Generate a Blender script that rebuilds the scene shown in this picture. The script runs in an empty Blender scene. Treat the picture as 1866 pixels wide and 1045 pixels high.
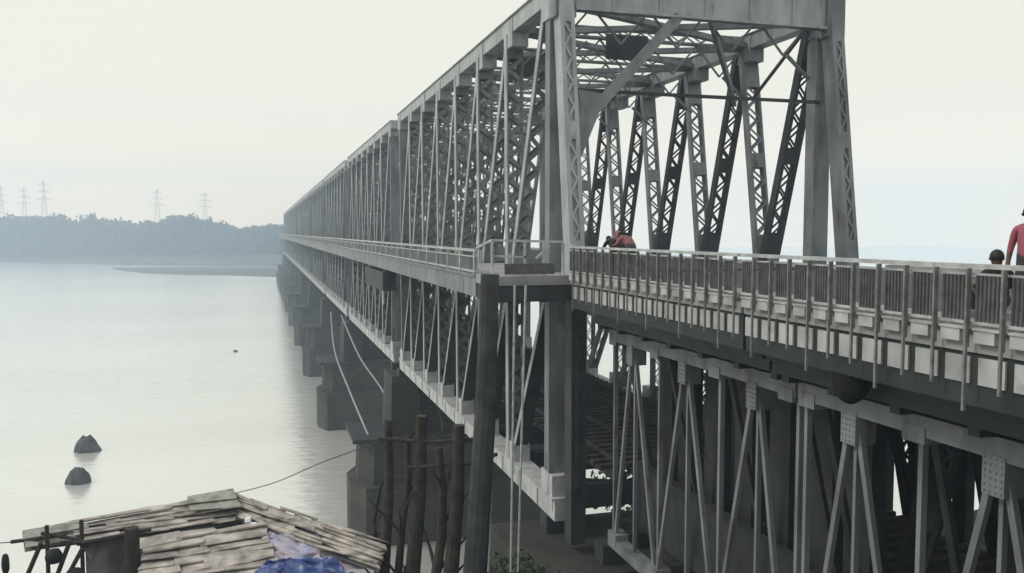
import bpy, bmesh, math, random
from mathutils import Vector, Matrix, noise
random.seed(11)
scene = bpy.context.scene
R = math.radians
H = 22.0                     # camera height above the river
YAW, PITCH, F = R(16.4), R(3.667), 1545.0
CS, SN = math.cos(YAW), math.sin(YAW)

# ------------------------------------------------------------------ camera
cam_d = bpy.data.cameras.new('camera'); cam = bpy.data.objects.new('camera', cam_d)
scene.collection.objects.link(cam); scene.camera = cam
cam_d.sensor_width = 36.0; cam_d.lens = F/1866*36.0
cam_d.clip_start = 0.1; cam_d.clip_end = 9000
cam.location = (0, 0, H)
cam.rotation_euler = (R(90)-PITCH, 0, -YAW)

# ------------------------------------------------------------------ sky and sun
SUN_EL, SUN_AZ = R(42), R(-78)       # veiled sun to the left of the bridge
w = bpy.data.worlds.new("World"); scene.world = w; w.use_nodes = True
nt = w.node_tree; nt.nodes.clear()
out = nt.nodes.new('ShaderNodeOutputWorld')
sky = nt.nodes.new('ShaderNodeTexSky'); sky.sky_type = 'NISHITA'; sky.sun_disc = False
sky.sun_elevation = SUN_EL; sky.sun_rotation = SUN_AZ; sky.dust_density = 6; sky.air_density = 1.4
b1 = nt.nodes.new('ShaderNodeBackground'); b1.inputs['Strength'].default_value = 0.07
nt.links.new(sky.outputs[0], b1.inputs[0])
b2 = nt.nodes.new('ShaderNodeBackground')
tcw = nt.nodes.new('ShaderNodeTexCoord'); sxz = nt.nodes.new('ShaderNodeSeparateXYZ'); rw = nt.nodes.new('ShaderNodeValToRGB')
nt.links.new(tcw.outputs['Generated'], sxz.inputs[0]); nt.links.new(sxz.outputs['Z'], rw.inputs[0]); nt.links.new(rw.outputs[0], b2.inputs[0])
# low sky boosted warm to offset the haze, blue added overhead to tint it
for i_, (p_, c_) in enumerate(((0.0, (1.50,1.18,.78)), (.05, (1.42,1.14,.77)), (.13, (1.05,.985,.79)), (.33, (.905,.905,.80)), (.60, (.94,.965,1.03)))):
    e_ = rw.color_ramp.elements[i_] if i_ < 2 else rw.color_ramp.elements.new(p_)
    e_.position = p_; e_.color = (*c_, 1)
b2.inputs['Strength'].default_value = 1.03
mx = nt.nodes.new('ShaderNodeMixShader'); mx.inputs[0].default_value = 0.95
nt.links.new(b1.outputs[0], mx.inputs[1]); nt.links.new(b2.outputs[0], mx.inputs[2])
nt.links.new(mx.outputs[0], out.inputs['Surface'])
sd = bpy.data.lights.new('sun', 'SUN'); sd.energy = 1.5; sd.angle = R(14); sd.color = (1, .97, .92)
so = bpy.data.objects.new('sun', sd); scene.collection.objects.link(so)
dv = Vector((math.sin(SUN_AZ)*math.cos(SUN_EL), math.cos(SUN_AZ)*math.cos(SUN_EL), math.sin(SUN_EL)))
so.rotation_euler = dv.to_track_quat('Z', 'Y').to_euler()
scene.view_settings.view_transform = 'Standard'; scene.view_settings.look = 'None'
scene.view_settings.exposure = 0; scene.view_settings.gamma = 1
scene.cycles.volume_bounces = 2

# ------------------------------------------------------------------ helpers
col = scene.collection
def W(lat, dep, z):                      # metres right of / ahead of / above the camera
    return Vector((lat*CS+dep*SN, dep*CS-lat*SN, H+z))
def P(x, y, D):                          # a place D metres ahead seen in direction (x, y)
    k = (y-522.5)/F; cp, sp = math.cos(PITCH), math.sin(PITCH)
    h = D*(k*cp+sp)/(cp-k*sp)
    return W((x-933)/F*(D*cp+h*sp), D, -h)

def tag(o, label=None, cat=None, group=None, kind=None):
    if label: o['label'] = label
    if cat: o['category'] = cat
    if group: o['group'] = group
    if kind: o['kind'] = kind
    return o
def empty(name, loc, label=None, cat=None, group=None):
    o = bpy.data.objects.new(name, None); o.location = loc; o.empty_display_size = .3
    col.objects.link(o); return tag(o, label, cat, group)

class MB:
    def __init__(s): s.v = []; s.f = []
    def box(s, x0, x1, y0, y1, z0, z1):
        n = len(s.v)
        s.v += [(x0,y0,z0),(x1,y0,z0),(x1,y1,z0),(x0,y1,z0),(x0,y0,z1),(x1,y0,z1),(x1,y1,z1),(x0,y1,z1)]
        s.f += [(n,n+3,n+2,n+1),(n+4,n+5,n+6,n+7),(n,n+1,n+5,n+4),(n+1,n+2,n+6,n+5),(n+2,n+3,n+7,n+6),(n+3,n,n+4,n+7)]
        return s
    def bar(s, a, b, wx, wy, hint=(1,0,0), w2=None):  # rectangular bar; wx measured along the hint direction
        a, b = Vector(a), Vector(b); d = (b-a).normalized()
        u = Vector(hint); u = (u-d*u.dot(d)).normalized(); v = d.cross(u)
        n = len(s.v)
        for p, q in ((a, 1), (b, w2 or 1)):
            for i, j in ((-1,-1),(1,-1),(1,1),(-1,1)):
                s.v.append(tuple(p+u*(i*wx*q/2)+v*(j*wy*q/2)))
        s.f += [(n,n+3,n+2,n+1),(n+4,n+5,n+6,n+7),(n,n+1,n+5,n+4),(n+1,n+2,n+6,n+5),(n+2,n+3,n+7,n+6),(n+3,n,n+4,n+7)]
        return s
    def tube(s, pts, r, seg=8, r2=None):
        pts = [Vector(p) for p in pts]; n0 = len(s.v); m = len(pts)
        for i, p in enumerate(pts):
            d = (pts[min(i+1, m-1)]-pts[max(i-1, 0)]).normalized()
            u = Vector((0,0,1)) if abs(d.z) < .9 else Vector((1,0,0))
            u = (u-d*u.dot(d)).normalized(); v = d.cross(u)
            rr = r+((r2 if r2 is not None else r)-r)*i/max(1, m-1)
            for k in range(seg):
                t = 2*math.pi*k/seg
                s.v.append(tuple(p+u*(rr*math.cos(t))+v*(rr*math.sin(t))))
        for i in range(m-1):
            for k in range(seg):
                a = n0+i*seg+k; b = n0+i*seg+(k+1) % seg
                s.f.append((a, b, b+seg, a+seg))
        s.f.append(tuple(n0+k for k in range(seg))[::-1]); s.f.append(tuple(n0+(m-1)*seg+k for k in range(seg)))
        return s
    def poly(s, pts, n):                 # thin slab: polygon extruded by vector n
        k = len(pts); a = len(s.v); n = Vector(n)
        s.v += [tuple(Vector(p)) for p in pts]+[tuple(Vector(p)+n) for p in pts]
        s.f.append(tuple(range(a, a+k))[::-1]); s.f.append(tuple(range(a+k, a+2*k)))
        for i in range(k):
            j = (i+1) % k; s.f.append((a+i, a+j, a+k+j, a+k+i))
        return s
    def laced(s, a, b, wid, dep, t=.09, axis=(0,1,0), other=(1,0,0), pitch=.5, batten=.9, lace=.06, mid=False, both=False):
        # built-up member: two channels 'wid' apart along axis, zigzag lacing on both faces, batten plates at the ends
        a, b = Vector(a), Vector(b); d = (b-a); L = d.length; d.normalize()
        u = Vector(axis); u = (u-d*u.dot(d)).normalized(); v = d.cross(u)
        for q in (-1, 1):
            s.bar(a+u*(q*(wid/2-t/2)), b+u*(q*(wid/2-t/2)), t, dep, u)
        def face(o, uu, ww):
            n = max(2, int((L-2*batten)/pitch)); st = (L-2*batten)/n; hw = ww/2-t
            for e in ((0, batten), (L-batten, L)) + (((L/2-.3, L/2+.3),) if mid else ()):
                s.bar(a+d*e[0]+o, a+d*e[1]+o, ww-2*t+.01, .02, uu)
            for i in range(n):
                q = 1 if i % 2 else -1
                s.bar(a+d*(batten+i*st)+uu*(q*hw)+o, a+d*(batten+(i+1)*st)-uu*(q*hw)+o, lace, .016, uu)
        for q in (-1, 1): face(v*(q*(dep/2-.012)), u, wid)
        return s
    def build(s, name, mat, parent=None, bevel=0, smooth=False):
        me = bpy.data.meshes.new(name)
        off = parent_world(parent) if parent else Vector((0,0,0))
        me.from_pydata([(x-off.x, y-off.y, z-off.z) for x, y, z in s.v], [], s.f); me.update()
        me.materials.append(mat); o = bpy.data.objects.new(name, me); col.objects.link(o)
        if smooth:
            for p in me.polygons: p.use_smooth = True
        if parent: o.parent = parent
        return o
def parent_world(p):
    v = Vector((0,0,0))
    while p: v += Vector(p.location); p = p.parent
    return v
def origin_to(o, loc):                   # move a top-level mesh's origin to its base
    loc = Vector(loc); o.data.transform(Matrix.Translation(-loc)); o.location = loc; return o

KIDS = {}
def copy_tree(o, parent=None):
    c = o.copy(); col.objects.link(c)
    if parent: c.parent = parent
    for ch in [x for x in list(bpy.data.objects) if x.parent == o]: copy_tree(ch, c)
    return c

# ------------------------------------------------------------------ materials
def mat(name, c1, c2=None, scale=1.0, rough=.7, metal=0, spots=None, spot_scale=3, spot_amt=.5, bump=0, stretch=(1,1,1), spec=.3, detail=6, alpha=None):
    m = bpy.data.materials.new(name); m.use_nodes = True; n = m.node_tree; bs = n.nodes['Principled BSDF']
    bs.inputs['Roughness'].default_value = rough; bs.inputs['Metallic'].default_value = metal
    bs.inputs['Specular IOR Level'].default_value = spec
    c2 = c2 or tuple(x*.75 for x in c1)
    tc = n.nodes.new('ShaderNodeNewGeometry'); mp = n.nodes.new('ShaderNodeMapping')
    mp.inputs['Scale'].default_value = stretch; n.links.new(tc.outputs['Position'], mp.inputs[0])
    nz = n.nodes.new('ShaderNodeTexNoise'); nz.inputs['Scale'].default_value = scale; nz.inputs['Detail'].default_value = detail
    n.links.new(mp.outputs[0], nz.inputs[0])
    rp = n.nodes.new('ShaderNodeValToRGB'); rp.color_ramp.elements[0].position = .35; rp.color_ramp.elements[1].position = .65
    rp.color_ramp.elements[0].color = (*c2, 1); rp.color_ramp.elements[1].color = (*c1, 1)
    n.links.new(nz.outputs[0], rp.inputs[0]); last = rp.outputs[0]
    if spots:
        z2 = n.nodes.new('ShaderNodeTexNoise'); z2.inputs['Scale'].default_value = spot_scale; z2.inputs['Detail'].default_value = 8
        n.links.new(mp.outputs[0], z2.inputs[0])
        r2 = n.nodes.new('ShaderNodeValToRGB'); r2.color_ramp.elements[0].position = .56; r2.color_ramp.elements[1].position = .72
        r2.color_ramp.elements[0].color = (0,0,0,1); r2.color_ramp.elements[1].color = (spot_amt,)*3+(1,)
        n.links.new(z2.outputs[0], r2.inputs[0])
        mi = n.nodes.new('ShaderNodeMix'); mi.data_type = 'RGBA'; mi.inputs['B'].default_value = (*spots, 1)
        n.links.new(r2.outputs[0], mi.inputs['Factor']); n.links.new(last, mi.inputs['A']); last = mi.outputs['Result']
    n.links.new(last, bs.inputs['Base Color'])
    if bump:
        bp = n.nodes.new('ShaderNodeBump'); bp.inputs['Strength'].default_value = bump; bp.inputs['Distance'].default_value = .05
        n.links.new(nz.outputs[0], bp.inputs['Height']); n.links.new(bp.outputs[0], bs.inputs['Normal'])
    return m
RUST = (.10, .065, .045)
M = dict(
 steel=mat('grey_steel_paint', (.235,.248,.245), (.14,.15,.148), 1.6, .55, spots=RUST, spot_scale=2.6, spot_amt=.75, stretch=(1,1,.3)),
 steel_light=mat('pale_steel_paint', (.40,.42,.405), (.27,.285,.278), 1.9, .5, spots=RUST, spot_scale=3, spot_amt=.6, stretch=(1,1,.3)),  # paler copy of the grey; flange plates wear it as caught light
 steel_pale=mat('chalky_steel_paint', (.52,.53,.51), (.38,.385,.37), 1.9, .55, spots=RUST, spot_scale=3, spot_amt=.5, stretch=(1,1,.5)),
 steel_dark=mat('shaded_weathered_steel', (.05,.052,.052), (.026,.027,.028), 1.2, .65, spots=(.07,.045,.035), spot_scale=2, spot_amt=.5),  # darker copy of the grey steel: interior shade put into its base colour
 girder=mat('dark_green_girder_paint', (.035,.047,.044), (.02,.026,.025), 1.5, .6),
 rail_paint=mat('pale_rail_paint', (.50,.52,.48), (.34,.35,.33), 4, .5, spots=RUST, spot_scale=7, spot_amt=.4),
 post_paint=mat('dull_post_paint', (.24,.24,.225), (.14,.14,.13), 6, .6, spots=RUST, spot_scale=8, spot_amt=.5),
 baluster=mat('brown_grey_baluster', (.12,.117,.115), (.07,.07,.07), 5, .6, spots=(.12,.07,.05), spot_scale=9, spot_amt=.4),
 slab=mat('whitewashed_slab_edge', (.52,.52,.50), (.33,.33,.31), 1.6, .8, spots=(.2,.19,.17), spot_scale=3, spot_amt=.6),
 asphalt=mat('road_asphalt', (.075,.075,.075), (.05,.05,.05), 3, .9),
 concrete=mat('pier_masonry', (.075,.073,.058), (.035,.034,.027), .35, .9, spots=(.05,.052,.04), spot_scale=.5, spot_amt=.7, bump=.3, stretch=(1,1,.5)),
 concrete_l=mat('pale_concrete', (.34,.34,.32), (.22,.22,.2), 1, .85),
 timber=mat('sleeper_timber', (.07,.055,.045), (.04,.033,.028), 4, .85),
 bark=mat('dark_wood', (.055,.048,.038), (.028,.025,.02), 5, .9, bump=.4),
 pole=mat('weathered_pole', (.06,.063,.06), (.03,.032,.03), 3, .7, spots=(.05,.05,.03), spot_scale=4, spot_amt=.6),
 thatch=mat('weathered_mat_sheet', (.50,.45,.38), (.23,.205,.175), 2.2, .9, spots=(.10,.09,.075), spot_scale=2.6, spot_amt=.8, bump=.5, stretch=(1,1,2)),
 thatch2=mat('greyed_bamboo', (.40,.39,.33), (.19,.18,.15), 3, .9, spots=(.08,.08,.06), spot_scale=3, spot_amt=.8, bump=.5),
 wallmat=mat('dark_hut_cloth', (.26,.25,.23), (.11,.10,.10), 1.8, .95, bump=.5),
 tarp=mat('blue_tarpaulin', (.05,.09,.26), (.03,.05,.15), 3, .5, spots=(.34,.38,.46), spot_scale=4, spot_amt=.9, bump=.4),
 pinksheet=mat('faded_plastic_sheet', (.45,.36,.36), (.28,.30,.42), 2.5, .6, bump=.4),
 white=mat('white_plastic', (.75,.76,.74), (.6,.6,.6), 4, .5),
 rock=mat('wet_rock', (.085,.09,.08), (.04,.043,.038), 1.2, .75, bump=.8),
 soil=mat('bank_soil', (.035,.033,.024), (.016,.018,.012), .35, .95, bump=.5),
 sand=mat('sandbar_silt', (.10,.11,.08), (.06,.075,.05), .03, .95),
 leaf=mat('foliage', (.06,.085,.03), (.028,.045,.018), .6, .8),
 leaf_far=mat('far_foliage', (.055,.07,.04), (.03,.04,.025), .05, .9),
 hive=mat('black_comb', (.006,.006,.004), (.003,.003,.002), 20, .8, spots=(.012,.011,.005), spot_scale=30, spot_amt=.5, bump=.8),
 skin=mat('skin', (.11,.06,.038), (.085,.048,.03), 3, .55),
 hair=mat('black_hair', (.012,.011,.01), (.008,.007,.006), 30, .5),
 cloth_pink=mat('rose_cloth', (.36,.10,.13), (.26,.07,.09), 5, .85, bump=.3),
 cloth_red=mat('dusty_red_cloth', (.30,.12,.12), (.2,.08,.08), 6, .85, bump=.3),
 cloth_dark=mat('black_cloth', (.025,.024,.024), (.014,.014,.014), 6, .85, bump=.3),
 cloth_grey=mat('grey_trousers', (.07,.07,.08), (.05,.05,.055), 6, .85),
 pylon=mat('galvanised_steel', (.40,.41,.41), (.33,.34,.34), .4, .6),  # grey lightened so the pylons fade as if in haze
 wire=mat('wire_grey', (.35,.36,.35), (.25,.25,.25), 4, .5),
 darkwire=mat('dark_wire', (.05,.05,.05), (.04,.04,.04), 4, .5),
)
mc = M['concrete'].node_tree; bsd = mc.nodes['Principled BSDF']; src = bsd.inputs['Base Color'].links[0].from_socket
gg = mc.nodes.new('ShaderNodeNewGeometry'); sx = mc.nodes.new('ShaderNodeSeparateXYZ'); mc.links.new(gg.outputs['Position'], sx.inputs[0])
ad = mc.nodes.new('ShaderNodeMath'); mc.links.new(sx.outputs['X'], ad.inputs[0]); mc.links.new(sx.outputs['Y'], ad.inputs[1])
cx = mc.nodes.new('ShaderNodeCombineXYZ'); mc.links.new(ad.outputs[0], cx.inputs['X']); mc.links.new(sx.outputs['Z'], cx.inputs['Y'])
bk = mc.nodes.new('ShaderNodeTexBrick'); mc.links.new(cx.outputs[0], bk.inputs['Vector']); bk.inputs['Scale'].default_value = 1
bk.inputs['Brick Width'].default_value = 1.1; bk.inputs['Row Height'].default_value = .45; bk.inputs['Mortar Size'].default_value = .03
bk.inputs['Color1'].default_value = (1,1,1,1); bk.inputs['Color2'].default_value = (.75,.75,.75,1); bk.inputs['Mortar'].default_value = (.45,.45,.45,1)
ml = mc.nodes.new('ShaderNodeMix'); ml.data_type = 'RGBA'; ml.blend_type = 'MULTIPLY'; ml.inputs['Factor'].default_value = .9
mc.links.new(src, ml.inputs['A']); mc.links.new(bk.outputs['Color'], ml.inputs['B']); mc.links.new(ml.outputs['Result'], bsd.inputs['Base Color'])
# river: silty, pale, nearly mirror-flat at this light
wm = bpy.data.materials.new('silty_river'); wm.use_nodes = True; n = wm.node_tree; bs = n.nodes['Principled BSDF']
bs.inputs['Base Color'].default_value = (.80, .81, .755, 1); bs.inputs['Metallic'].default_value = .55
bs.inputs['Roughness'].default_value = .2
g = n.nodes.new('ShaderNodeNewGeometry'); mp = n.nodes.new('ShaderNodeMapping'); mp.inputs['Scale'].default_value = (.5, 1.1, 1)
n.links.new(g.outputs['Position'], mp.inputs[0])
z = n.nodes.new('ShaderNodeTexNoise'); z.inputs['Scale'].default_value = .9; z.inputs['Detail'].default_value = 5
n.links.new(mp.outputs[0], z.inputs[0])
bp = n.nodes.new('ShaderNodeBump'); bp.inputs['Strength'].default_value = .5; bp.inputs['Distance'].default_value = .15
n.links.new(z.outputs[0], bp.inputs['Height']); n.links.new(bp.outputs[0], bs.inputs['Normal'])
z2 = n.nodes.new('ShaderNodeTexNoise'); z2.inputs['Scale'].default_value = .02; z2.inputs['Detail'].default_value = 3
n.links.new(mp.outputs[0], z2.inputs[0])
rp = n.nodes.new('ShaderNodeValToRGB'); rp.color_ramp.elements[0].color = (.80,.785,.69,1); rp.color_ramp.elements[1].color = (.88,.865,.775,1)
rp.color_ramp.elements[0].position = .4; rp.color_ramp.elements[1].position = .6
n.links.new(z2.outputs[0], rp.inputs[0]); n.links.new(rp.outputs[0], bs.inputs['Base Color'])

# ------------------------------------------------------------------ setting: river, banks
mb = MB(); S = 1000
mb.v = [(-S,-S,0),(S,-S,0),(S,S+100,0),(-S,S+100,0)]; mb.f = [(0,1,2,3)]
tag(mb.build('river_water', wm), kind='structure')

def ground_h(x, y):
    e = y-(24+min(max(0, x-20), 20)*.15)-1.2*noise.noise(Vector((x*.12, y*.12, 0)))
    z = 11.55+.25*noise.noise(Vector((x*.3, y*.3, 3)))
    if e > 0: z -= min(e*.5, 13.2)+.5*noise.noise(Vector((x*.5, y*.5, 8)))*min(1, e)
    return z
mb = MB(); nx, ny = 150, 110; x0, x1, y0, y1 = -110, 190, -70, 150
for j in range(ny+1):
    for i in range(nx+1):
        x = x0+(x1-x0)*i/nx; y = y0+(y1-y0)*j/ny; mb.v.append((x, y, ground_h(x, y)))
for j in range(ny):
    for i in range(nx):
        a = j*(nx+1)+i; mb.f.append((a, a+1, a+nx+2, a+nx+1))
tag(mb.build('near_bank', M['soil'], smooth=True), kind='structure')

# far bank: low silty land beyond the river, rising a little towards the wood
def far_pt(px, D, z): 
    lat = (px-933)/F*D; v = W(lat, D, 0); v.z = z; return v
mb = MB(); cols_ = [(-500,620),(-200,622),(0,614),(60,600),(120,590),(200,575),(235,565),(300,560),(400,548),(520,540),(600,520),(700,500)]
for px, D in cols_:
    for k, (dd, zz) in enumerate(((-6,-.4),(3,.35),(30,1.2),(70,3.5),(140,7),(290,9))):
        mb.v.append(tuple(far_pt(px, D+dd, zz+ (0 if k < 1 else .3*noise.noise(Vector((px*.02, k, 0)))))))
for i in range(len(cols_)-1):
    for k in range(5):
        a = i*6+k; mb.f.append((a, a+6, a+7, a+1))
tag(mb.build('far_bank', M['sand'], smooth=True), kind='structure')
mb = MB(); bar_ = [(205,505),(260,452),(330,436),(420,428),(500,412),(620,405),(700,400)]
top_ = [(205,508),(260,520),(330,528),(420,530),(500,528),(620,515),(700,505)]
for (px, D), (qx, E) in zip(bar_, top_):
    for k in range(5):
        t = k/4; zz = (-.3, .45, .7, .45, -.3)[k]+ (.12*noise.noise(Vector((px*.05,k,1))) if 0 < k < 4 else 0)
        mb.v.append(tuple(far_pt(px, D+(E-D)*(0,.06,.5,.94,1)[k], zz)))
for i in range(len(bar_)-1):
    for k in range(4):
        a = i*5+k; mb.f.append((a, a+5, a+6, a+1))
tag(mb.build('sandbar', M['sand'], smooth=True), kind='structure')

# ------------------------------------------------------------------ leaves
def leaf_cloud(mb, c, rx, ry, rz, nclump, nleaf, ls, spread=.28, rnd=random):
    c = Vector(c)
    for _ in range(nclump):
        while True:
            p = Vector((rnd.uniform(-1,1), rnd.uniform(-1,1), rnd.uniform(-1,1)))
            if .25 < p.length < 1: break
        cc = c+Vector((p.x*rx, p.y*ry, p.z*rz))
        for _ in range(nleaf):
            q = cc+Vector((rnd.gauss(0, spread*rx), rnd.gauss(0, spread*ry), rnd.gauss(0, spread*rz*.8)))
            a = Vector((rnd.gauss(0,1), rnd.gauss(0,1), rnd.gauss(0,1))).normalized()
            b = a.cross(Vector((rnd.gauss(0,1), rnd.gauss(0,1), rnd.gauss(0,1)))).normalized()
            s = ls*rnd.uniform(.6, 1.4); n0 = len(mb.v)
            mb.v += [tuple(q-a*s), tuple(q+b*s*.6), tuple(q+a*s), tuple(q-b*s*.6)]; mb.f.append((n0, n0+1, n0+2, n0+3))

prof = [(-60,390),(0,392),(50,391),(85,388),(100,385),(130,396),(145,398),(165,389),(185,394),(200,397),(225,398),(245,406),(262,402),
        (272,398),(285,408),(300,397),(320,391),(350,391),(375,402),(385,399),(400,403),(420,409),(438,415),(450,411),(470,407),(520,404),(560,410),(640,414)]
def prof_y(x):
    for (a, ya), (b, yb) in zip(prof, prof[1:]):
        if a <= x <= b: return ya+(yb-ya)*(x-a)/(b-a)
    return 392
mb = MB()
for i in range(150):
    px = -60+700*i/149+random.uniform(-2, 2); D = random.uniform(640, 690)
    topz = H+(423-prof_y(px))/F*D-random.uniform(1.0, 4.5); base = 5
    hgt = topz-base; nl = 5
    for k in range(nl):
        zc = base+hgt*(k+.5)/nl
        leaf_cloud(mb, far_pt(px, D, zc), 5.5, 5.5, hgt/nl*.62, 8, 9, 1.3, .3)
tag(mb.build('far_wood', M['leaf_far']), kind='stuff', label='long hazy blue wood along the far bank', cat='wood')
FT = [(100,386,8.0,'tall domed tree rising from the hazy far wood near the left pylons'),
      (171,388,5.5,'small round-topped tree rising from the far wood, right of its highest dome'),
      (271,397,3.0,'tiny pointed tree standing in the dip of the far wood below the fourth pylon'),
      (318,391,8.5,'broad flat-topped tree in the far wood, left half of the wide dome'),
      (350,391,8.0,'broad tree in the far wood below the pylon nearest the bridge'),
      (384,395,2.6,'narrow dark tree tip standing up beside the wide dome of the far wood')]
for px, py, rr, lb in FT:
    D = 636; base = far_pt(px, D, 4.5); top = H+(423-py)/F*D
    t = empty('tree', base, lb, 'tree', 'trees rising out of the far wood')
    MB().tube([base, base+Vector((.3,0,(top-4.5)*.5)), base+Vector((0,.2,(top-4.5)*.85))], .7, 7, .25).build('trunk', M['bark'], t)
    m2 = MB(); h2 = (top-4.5)*.62
    leaf_cloud(m2, base+Vector((0,0,(top-4.5)-h2/2)), rr*.8, rr*.8, h2*.42, 40, 26, .9, .16); m2.build('crown', M['leaf_far'], t)

# transmission pylons
def pylon(px, ytop, D, lb):
    b = far_pt(px, D, 8.0); top = H+(423-ytop)/F*D; h = top-8
    t = empty('transmission_pylon', b, lb, 'pylon', 'transmission pylons behind the far wood')
    m = MB(); hw = 4.2
    def leg(i, j, q): s = hw*(1-q)**1.15+.45*q; return b+Vector((i*s, j*s, h*q))
    lv = [0,.14,.27,.39,.5,.6,.7,.8,.9,1]
    for i, j in ((-1,-1),(1,-1),(1,1),(-1,1)):
        for a, c in zip(lv, lv[1:]): m.bar(leg(i,j,a), leg(i,j,c), .2, .2)
    for a, c in zip(lv, lv[1:]):
        for (i,j),(k,l) in (((-1,-1),(1,-1)),((1,-1),(1,1)),((1,1),(-1,1)),((-1,1),(-1,-1))):
            m.bar(leg(i,j,a), leg(k,l,c), .1, .1); m.bar(leg(k,l,a), leg(i,j,c), .1, .1)
    m.build('lattice_mast', M['pylon'], t)
    for q, L in ((.72, 7), (.83, 6), (.94, 4.5)):
        m = MB(); c = b+Vector((0,0,h*q))
        for s in (-1, 1):
            e = c+Vector((CS*L*s, -SN*L*s, 0)); m.bar(c+Vector((0,0,1.3)), e, .25, .25); m.bar(c, e, .25, .25)
            m.bar(e, e-Vector((0,0,1.8)), .15, .15)
        m.build('cross_arm', M['pylon'], t)
for a in ((6,338,900,'faint lattice pylon at the left edge of the far wood'),(48,342,880,'faint lattice pylon, second from the left above the far wood'),
          (84,330,840,'tallest looking pylon of the left three above the far wood'),(289,345,860,'lone faint pylon above the middle of the far wood'),
          (376,350,880,'faint pylon nearest the bridge above the far wood')): pylon(*a)

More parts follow.
